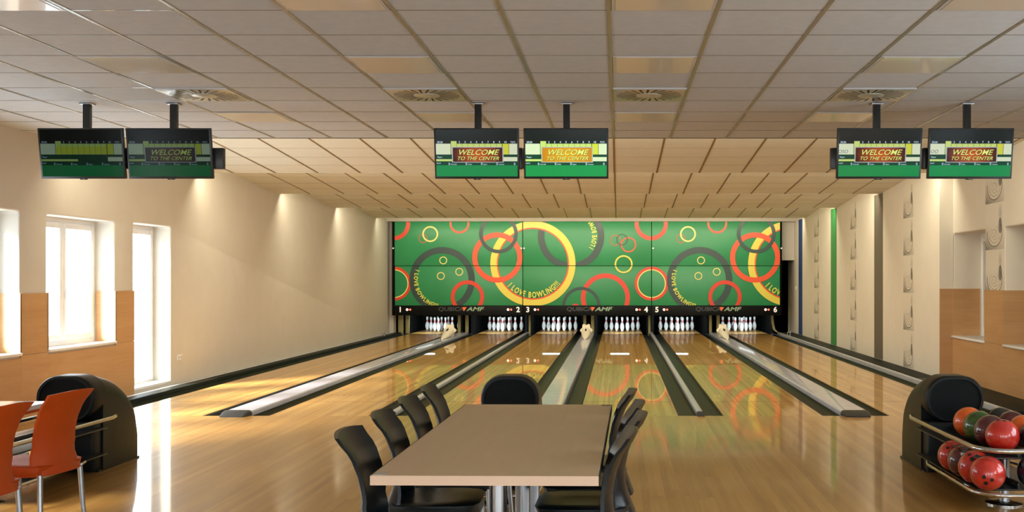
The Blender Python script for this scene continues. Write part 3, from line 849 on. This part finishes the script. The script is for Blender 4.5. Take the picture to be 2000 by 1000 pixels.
# ------------------------------------------------------------------ television screens
def emat(name, c, s):
    s = s * 1.22
    return mat(name, (0.0, 0.0, 0.0), .18, emit=c, es=s, spec=.16)
def screen_mats(tagn, k, tint=(1, 1, 1)):
    C = lambda r, g, b: tuple(a * t for a, t in zip(srgb(r, g, b), tint))
    d = {'bk': (10, 20, 18), 'mid': (4, 66, 44), 'gr': (14, 140, 74), 'yg': (196, 214, 120), 'pl': (214, 222, 190), 'ye': (206, 208, 60), 'bd': (176, 178, 184), 'wt': (190, 214, 235), 'tx': (226, 240, 130), 'sh': (60, 22, 6)}
    return {n: emat('screen_%s_%s' % (n, tagn), C(*v), k) for n, v in d.items()}
def banner_mat(name, ca, cb, k):
    m = bpy.data.materials.new(name); m.use_nodes = True; nt = m.node_tree; p = nt.nodes['Principled BSDF']
    v, x, y, z = coords(nt)
    r = (x * x * 24 + z * z * 60).m('SQRT')
    nt.links.new(ramp(nt, r, [(0, ca), (1, cb)]), p.inputs['Emission Color']); p.inputs['Emission Strength'].default_value = k * 1.22
    p.inputs['Base Color'].default_value = (0, 0, 0, 1); p.inputs['Roughness'].default_value = .18; p.inputs['Specular IOR Level'].default_value = .16
    return m
def tv(cx, k, label, banner='brown', num='', pole=True, bright_green=False, tagn='a', tint=(1, 1, 1), crossbar=None, plate=False):
    YT, ZTV, W, H = 8.95, 2.54, .715, .425
    e = empty('television', (cx, YT, ZTV), label=label, cat='television', group='scoring televisions hanging from the ceiling')
    tilt = Matrix.Rotation(math.radians(-0), 4, 'X')
    th = math.radians(9)
    def TB(o): o.rotation_euler = (th, 0, 0); return o
    SM = screen_mats(tagn, k, tint)
    body = TB(MB().box(-W / 2, W / 2, 0, .035, -H / 2, H / 2, bev=.004).box(-W * .32, W * .32, .03, .07, -H * .34, H * .25, bev=.01).build('casing', 'black', e))
    aw, ah = W - .03, H - .032
    s = MB(); names = list(SM.keys()) + ['ban']
    zt = ah / 2 + .004
    def q(u0, u1, v0, v1, m, lay=1):
        x0, x1 = -aw / 2 + u0 * aw, -aw / 2 + u1 * aw; z1, z0 = zt - v0 * ah, zt - v1 * ah
        y = -.0006 - .0004 * lay
        s.poly([(x0, y, z0), (x1, y, z0), (x1, y, z1), (x0, y, z1)], names.index(m))
    q(0, 1, 0, .53, 'bk', 0); q(0, 1, .53, .76, 'mid', 0); q(0, 1, .76, 1.0, 'gr', 0)
    q(0, .18, .30, .53, 'pl'); q(.185, .255, .245, .30, 'yg')
    for i in range(9): q(.185 + i * .07, .185 + i * .07 + .067, .30, .53, 'yg')
    q(.82, .895, .30, .53, 'ye'); q(.90, 1, .30, .53, 'pl')
    q(0, .2, .63, .675, 'yg'); q(.82, 1, .585, .675, 'pl')
    if banner != 'none':
        q(.195, .83, .368, .702, 'bd', 2)
    if banner == 'none':
        for i in range(9): q(.19 + i * .07, .25 + i * .07, .36, .52, 'ye', 2)
        q(.2, .45, .63, .675, 'yg')
    sc_ = s.build('screen', [SM[n] if n != 'ban' else SM['bk'] for n in names], body, smooth=False, normals=False)
    def tx(mb, body_, u, v, size, off, shear, mi, align='CENTER', lay=3):
        x, z = -aw / 2 + u * aw, zt - v * ah
        mb.add_mesh(text_mesh(body_, 1.0, off, shear, align), Matrix.Translation((x, -.0006 - .0004 * lay, z)) @ UP @ Matrix.Diagonal((size, size, 1, 1)), mi)
    t = MB()
    tx(t, '20:26', .05, .285, .022, .02, .1, 0)
    for i in range(9): tx(t, str(i + 2), .29 + i * .0705, .285, .022, .03, 0, 0)
    tx(t, 'TOT.', .95, .285, .02, .02, 0, 0)
    tx(t, 'Player', .045, .60, .017, .02, 0, 0); tx(t, 'HDCP', .03, .73, .014, .02, 0, 0)
    for u, w in ((.16, 'First ball'), (.37, 'Strike'), (.56, 'Spare'), (.75, 'Average'), (.965, '')):
        tx(t, '0', u, .755, .028, .02, 0, 0)
        if w: tx(t, w, u + .02, .75, .014, .02, 0, 0, 'LEFT')
    if num: tx(t, num, .05, .50, .04, .0, .2, 1)
    t.build('screen_text', [SM['wt'], mat('screen_ink', (.01, .02, .08), .4, emit=(.25, .35, .8), es=k * .6)], sc_, smooth=False, normals=False)
    if banner != 'none':
        key = 'banner_' + banner + tagn
        if key not in MATS:
            ca, cb = {'brown': (srgb(206, 88, 34), srgb(66, 24, 12)), 'gold': (srgb(222, 160, 24), srgb(200, 128, 14)), 'dim': (srgb(118, 66, 50), srgb(60, 48, 40))}[banner]
            MATS[key] = banner_mat(key, tuple(a * b for a, b in zip(ca, tint)), tuple(a * b for a, b in zip(cb, tint)), k)
        bx = MB(); hw, hh = .305 * aw, .152 * ah
        bx.poly([(-hw, 0, -hh), (hw, 0, -hh), (hw, 0, hh), (-hw, 0, hh)])
        bo = bx.build('welcome_banner', [MATS[key]], sc_, smooth=False, normals=False); bo.location = (-aw / 2 + .512 * aw, -.0022, zt - .535 * ah)
        w = MB()
        for st, sz, dz, offs in (('WELCOME', .064, -.001, .006), ('TO THE CENTER', .043, -.045, .004)):
            w.add_mesh(text_mesh(st, 1.0, offs, .35, 'CENTER'), Matrix.Translation((.0025, -.0006, dz - .0025)) @ UP @ Matrix.Diagonal((sz * 1.1, sz, 1, 1)), 1)
            w.add_mesh(text_mesh(st, 1.0, offs, .35, 'CENTER'), Matrix.Translation((0, -.0010, dz)) @ UP @ Matrix.Diagonal((sz * 1.1, sz, 1, 1)), 0)
        w.build('lettering', [SM['tx'], SM['sh']], bo, smooth=False, normals=False)
    lg = MB().box(-.03, .03, -.002, .02, -H / 2 - .008, -H / 2 + .008, bev=.003)
    lo = lg.build('logo_tab', 'black', body)
    MB().add_mesh(text_mesh('LG', .012, 0, 0, 'CENTER'), Matrix.Translation((0, -.0028, -H / 2 - .004)) @ UP).build('logo', 'rail', lo, smooth=False, normals=False)
    px = .0
    MB().box(px - .028, px + .028, .07, .125, -.02, ZC - ZTV - .012, bev=.004).build('pole', 'black', e)
    MB().box(px - .05, px + .05, .05, .145, ZC - ZTV - .014, ZC - ZTV - .002, bev=.003).build('ceiling_plate', 'steel', e)
    MB().box(px - .08, px + .08, .05, .11, -.1, .08, bev=.004).build('bracket', 'black', e)
    if crossbar:
        MB().box(crossbar[0], crossbar[1], .09, .15, -.12, .06, bev=.006).build('cross_arm', 'black', e)
    return e
tv(-4.525, .20, 'dim scoreboard television at far left, showing no welcome banner', 'none', tagn='l', tint=(.8, 1, 1), crossbar=(.30, .367))
tv(-3.785, .20, 'dim welcome television second from the left, with cross arm at its right', 'dim', tagn='m', tint=(.8, 1, 1), crossbar=(-.365, .42))
tv(-1.192, .95, 'left television of the middle pair, brown welcome banner', 'brown', tagn='c', crossbar=(.3, .375))
tv(-.438, 1.15, 'right television of the middle pair, golden welcome banner and bright green base', 'gold', tagn='d', tint=(1, 1.12, .95), crossbar=(-.374, -.3))
tv(2.205, .95, 'left television of the right pair, showing blue OSO on the scoreboard', 'brown', 'OSO', tagn='e', crossbar=(-.39, .383))
tv(2.975, .95, 'rightmost television, near the right wall', 'brown', 'OO', tagn='f', crossbar=(-.374, -.3))

# ------------------------------------------------------------------ ceiling lights and vents
rows = {'near': 5.96 - .3, 'mid': 7.44, 'far': 9.8}
colnm = {-6: 'leftmost', -3: 'second from the left', 0: 'third from the left', 3: 'rightmost'}
def colx(k): return -.05 + .6 * k + .3
for rn, y in (('nearest row', STEP0 - .6 * 9.5), ('row in front of the vents', STEP0 - .6 * 6.5), ('row behind the vents', STEP0 - .6 * 2.5)):
    for k in (-6, -3, 0, 3):
        e = empty('ceiling_light', (colx(k), y, ZC), label='unlit ceiling panel, %s, %s' % (colnm[k], rn), cat='ceiling light', group='unlit ceiling light panels')
        MB().box(-.284, .284, -.292, .292, -.006, .0).build('frame', 'rail', e, smooth=False)
        MB().box(-.262, .262, -.27, .27, -.009, -.005, bev=.001).build('diffuser', 'diff', e, smooth=False)
for k in (-6, -3, 0, 3):
    y = STEP0 - .6 * 4.5
    e = empty('ceiling_vent', (colx(k), y, ZC), label='square swirl air vent in the ceiling, %s of four' % colnm[k], cat='air vent', group='swirl air vents in the ceiling')
    MB().box(-.286, .286, -.295, .295, -.010, .0, bev=.004).build('plate', 'vent', e)
    MB().box(-.29, .29, -.304, -.292, -.014, .0, bev=.002).build('lip', 'rail', e)
    s = MB(); n = 24
    for j in range(n):
        t = 2 * PI * j / n + .1; c_, s_ = math.cos(t), math.sin(t); c2, s2 = math.cos(t + .12), math.sin(t + .12)
        w = .008 + .0
        a = Vector((c_ * .11, s_ * .11)); bb = Vector((c2 * .265, s2 * .265)); d = (bb - a).normalized(); pn = Vector((-d.y, d.x))
        p = [a - pn * .006, bb - pn * .010, bb + pn * .010, a + pn * .006]
        s.poly([(v.x, v.y, -.0108) for v in p])
    s.build('slots', 'slot', e, smooth=False, normals=False)
    MB().lathe([(.10, -.010), (.10, -.016), (.06, -.024), (.001, -.027)], 32).build('centre_disc', 'vent', e)

# ------------------------------------------------------------------ tables and chairs
e = empty('long_table', (-.489, 5.155, 0), rz=math.radians(-.9), label='long pale wooden table in the foreground centre', cat='table')
MB().box(-.4335, .4335, -1.135, 1.135, .705, .7405, bev=.002, seg=1).build('table_top', 'table', e)
for ya_, yb_ in ((-1.1375, -1.1345), (1.1345, 1.1375)): MB().box(-.434, .434, ya_, yb_, .7035, .740).build('end_edging', 'tedge', e, smooth=False)
for xa_, xb_ in ((-.4365, -.4335), (.4335, .4365)): MB().box(xa_, xb_, -1.137, 1.137, .7035, .740).build('side_edging_shaded', 'kerb', e, smooth=False)  # long sides coloured dark: their shade is put into the material
MB().box(-.43, -.375, -1.12, -1.05, .7395, .7415).build('corner_plate', 'steel', e, smooth=False)
MB().box(.375, .43, 1.07, 1.12, .7395, .7415).build('corner_plate', 'black', e, smooth=False)
for yy in (-.72, .25, .80):
    MB().cyl((-.0, yy, .02), (-.0, yy, .705), .038, seg=24).build('column', 'steel', e)
    MB().lathe([(.20, .0), (.20, .008), (.16, .018), (.05, .026)], 28, (0, yy, .001)).build('foot', 'black', e)
MB().box(-.28, .28, -.95, .95, .68, .705).build('under_frame', 'black', e)

def chair_meshes(pm, legm):
    """chair facing +x; back at -x"""
    out = {}
    def backx(z):
        P = [(.40, -.235), (.45, -.215), (.52, -.19), (.60, -.185), (.68, -.200), (.76, -.228), (.85, -.292)]
        for (z0, a), (z1, c) in zip(P, P[1:]):
            if z <= z1:
                t = (z - z0) / (z1 - z0); t = t * t * (3 - 2 * t) * .35 + t * .65; return a + (c - a) * t
        return P[-1][1]
    def hw(z): return .198 - .022 * math.sin(min(1, max(0, (z - .40) / .45)) * PI)
    NZ, NY = 14, 12; th = .016
    front, back = [], []
    for i in range(NZ + 1):
        z = .405 + (.85 - .405) * i / NZ; f, g = [], []
        for j in range(NY + 1):
            s = -1 + 2 * j / NY; y = s * hw(z)
            zz = z + (.012 * (1 - s * s) if i == NZ else 0)
            x = backx(z) + .034 * abs(s) ** 2.2 + (.05 * max(0, 1 - (z - .405) / .16) * abs(s) ** 6)
            f.append((x + th * .5, y, zz)); g.append((x - th * .5, y, zz))
        front.append(f); back.append(g)
    rings = [f + g[::-1] for f, g in zip(front, back)]
    out['backrest'] = MB().loops(rings).mesh('backrest', pm)
    # seat: a shaped slab with skirt
    n = 24; rings = []
    def ol(sx, sy, z, ox=0):
        p = []
        for k in range(n):
            t = 2 * PI * k / n; c, s = math.cos(t), math.sin(t)
            r = 1 / (abs(c) ** 6 + abs(s) ** 6) ** (1 / 6)
            p.append((ox + c * r * sx, s * r * sy, z))
        return p
    rings = [ol(.215, .205, .40), ol(.207, .212, .425), ol(.218, .208, .452), ol(.20, .19, .460), ol(.10, .09, .452)]
    out['seat'] = MB().loops(rings).mesh('seat', pm)
    legs = []
    for sx, sy in ((-1, -1), (-1, 1), (1, -1), (1, 1)):
        legs.append(MB().tube([(sx * .19, sy * .175, .41), (sx * .20, sy * .185, .2), (sx * .215, sy * .195, .012)], [.015, .014, .012], 12).cyl((sx * .215, sy * .195, 0), (sx * .215, sy * .195, .014), .014, seg=12).mesh('leg', legm))
    out['legs'] = legs
    return out
def chair(ms, x, y, rz, label, cat, group, name='dining_chair'):
    e = empty(name, (x, y, 0), rz, label=label, cat=cat, group=group)
    link('seat', ms['seat'], e); link('backrest', ms['backrest'], e)
    for l in ms['legs']: link('leg', l, e)
    return e
BC = chair_meshes('bchair', 'steel'); OC = chair_meshes('ochair', 'steel')
ordn = ['nearest the camera', 'second from the camera', 'third from the camera', 'farthest from the camera']
for k, yy in enumerate((4.42, 5.02, 5.61, 6.2)):
    chair(BC, -.862 + .005 * k, yy, .02 * (k % 2), 'black plastic chair on the left side of the long table, ' + ordn[k], 'chair', 'black chairs at the long table')
for k, (xx, yy) in enumerate(((-.215, 4.42), (-.16, 4.95), (-.16, 5.42), (-.19, 6.0))):
    chair(BC, xx, yy, PI - .02 * (k % 2), 'black plastic chair on the right side of the long table, ' + ordn[k], 'chair', 'black chairs at the long table')
chair(OC, -3.33, 6.0, PI - .12, 'orange plastic chair in front of the left ball return, fully in view', 'chair', 'orange chairs at the left')
chair(OC, -3.31, 5.33, PI - .10, 'orange plastic chair cut off by the left edge of the picture', 'chair', 'orange chairs at the left')
e = empty('white_table', (-3.93, 5.45, 0), label='white-topped table partly hidden behind the orange chairs', cat='table')
MB().box(-.45, .50, -1.0, 1.0, .715, .742, bev=.003).build('table_top', 'ttop', e)
MB().box(-.452, .502, -1.002, 1.002, .700, .7155).build('edging', 'ochair', e, smooth=False)
MB().cyl((0, -.4, .02), (0, -.4, .70), .038, seg=20).build('column', 'steel', e); MB().cyl((0, .4, .02), (0, .4, .70), .038, seg=20).build('column', 'steel', e)
MB().lathe([(.22, .0), (.22, .008), (.16, .02), (.05, .03)], 28, (0, .4, .001)).lathe([(.22, .0), (.22, .008), (.16, .02), (.05, .03)], 28, (0, -.4, .001)).build('foot', 'steel', e)

# ------------------------------------------------------------------ small wall fittings
e = empty('power_socket', (XL, 14.58, .40), label='white double power socket low on the left wall', cat='socket')
MB().box(.0, .010, -.075, -.002, -.04, .04, bev=.003).box(.0, .010, .002, .075, -.04, .04, bev=.003).build('cover_plate', 'white', e)
MB().cyl((.0095, -.038, 0), (.0115, -.038, 0), .02, seg=16).cyl((.0095, .038, 0), (.0115, .038, 0), .02, seg=16).build('socket_insert', 'rail', e)
e = empty('light_switch', (XR, 27.7, 1.23), label='small white switch on the right wall beside the masks', cat='switch')
MB().box(-.012, 0, -.04, .04, -.05, .05, bev=.003).build('cover_plate', 'white', e)
MB().box(-.018, -.011, -.02, .02, -.03, .03, bev=.002).build('rocker', 'white', e)
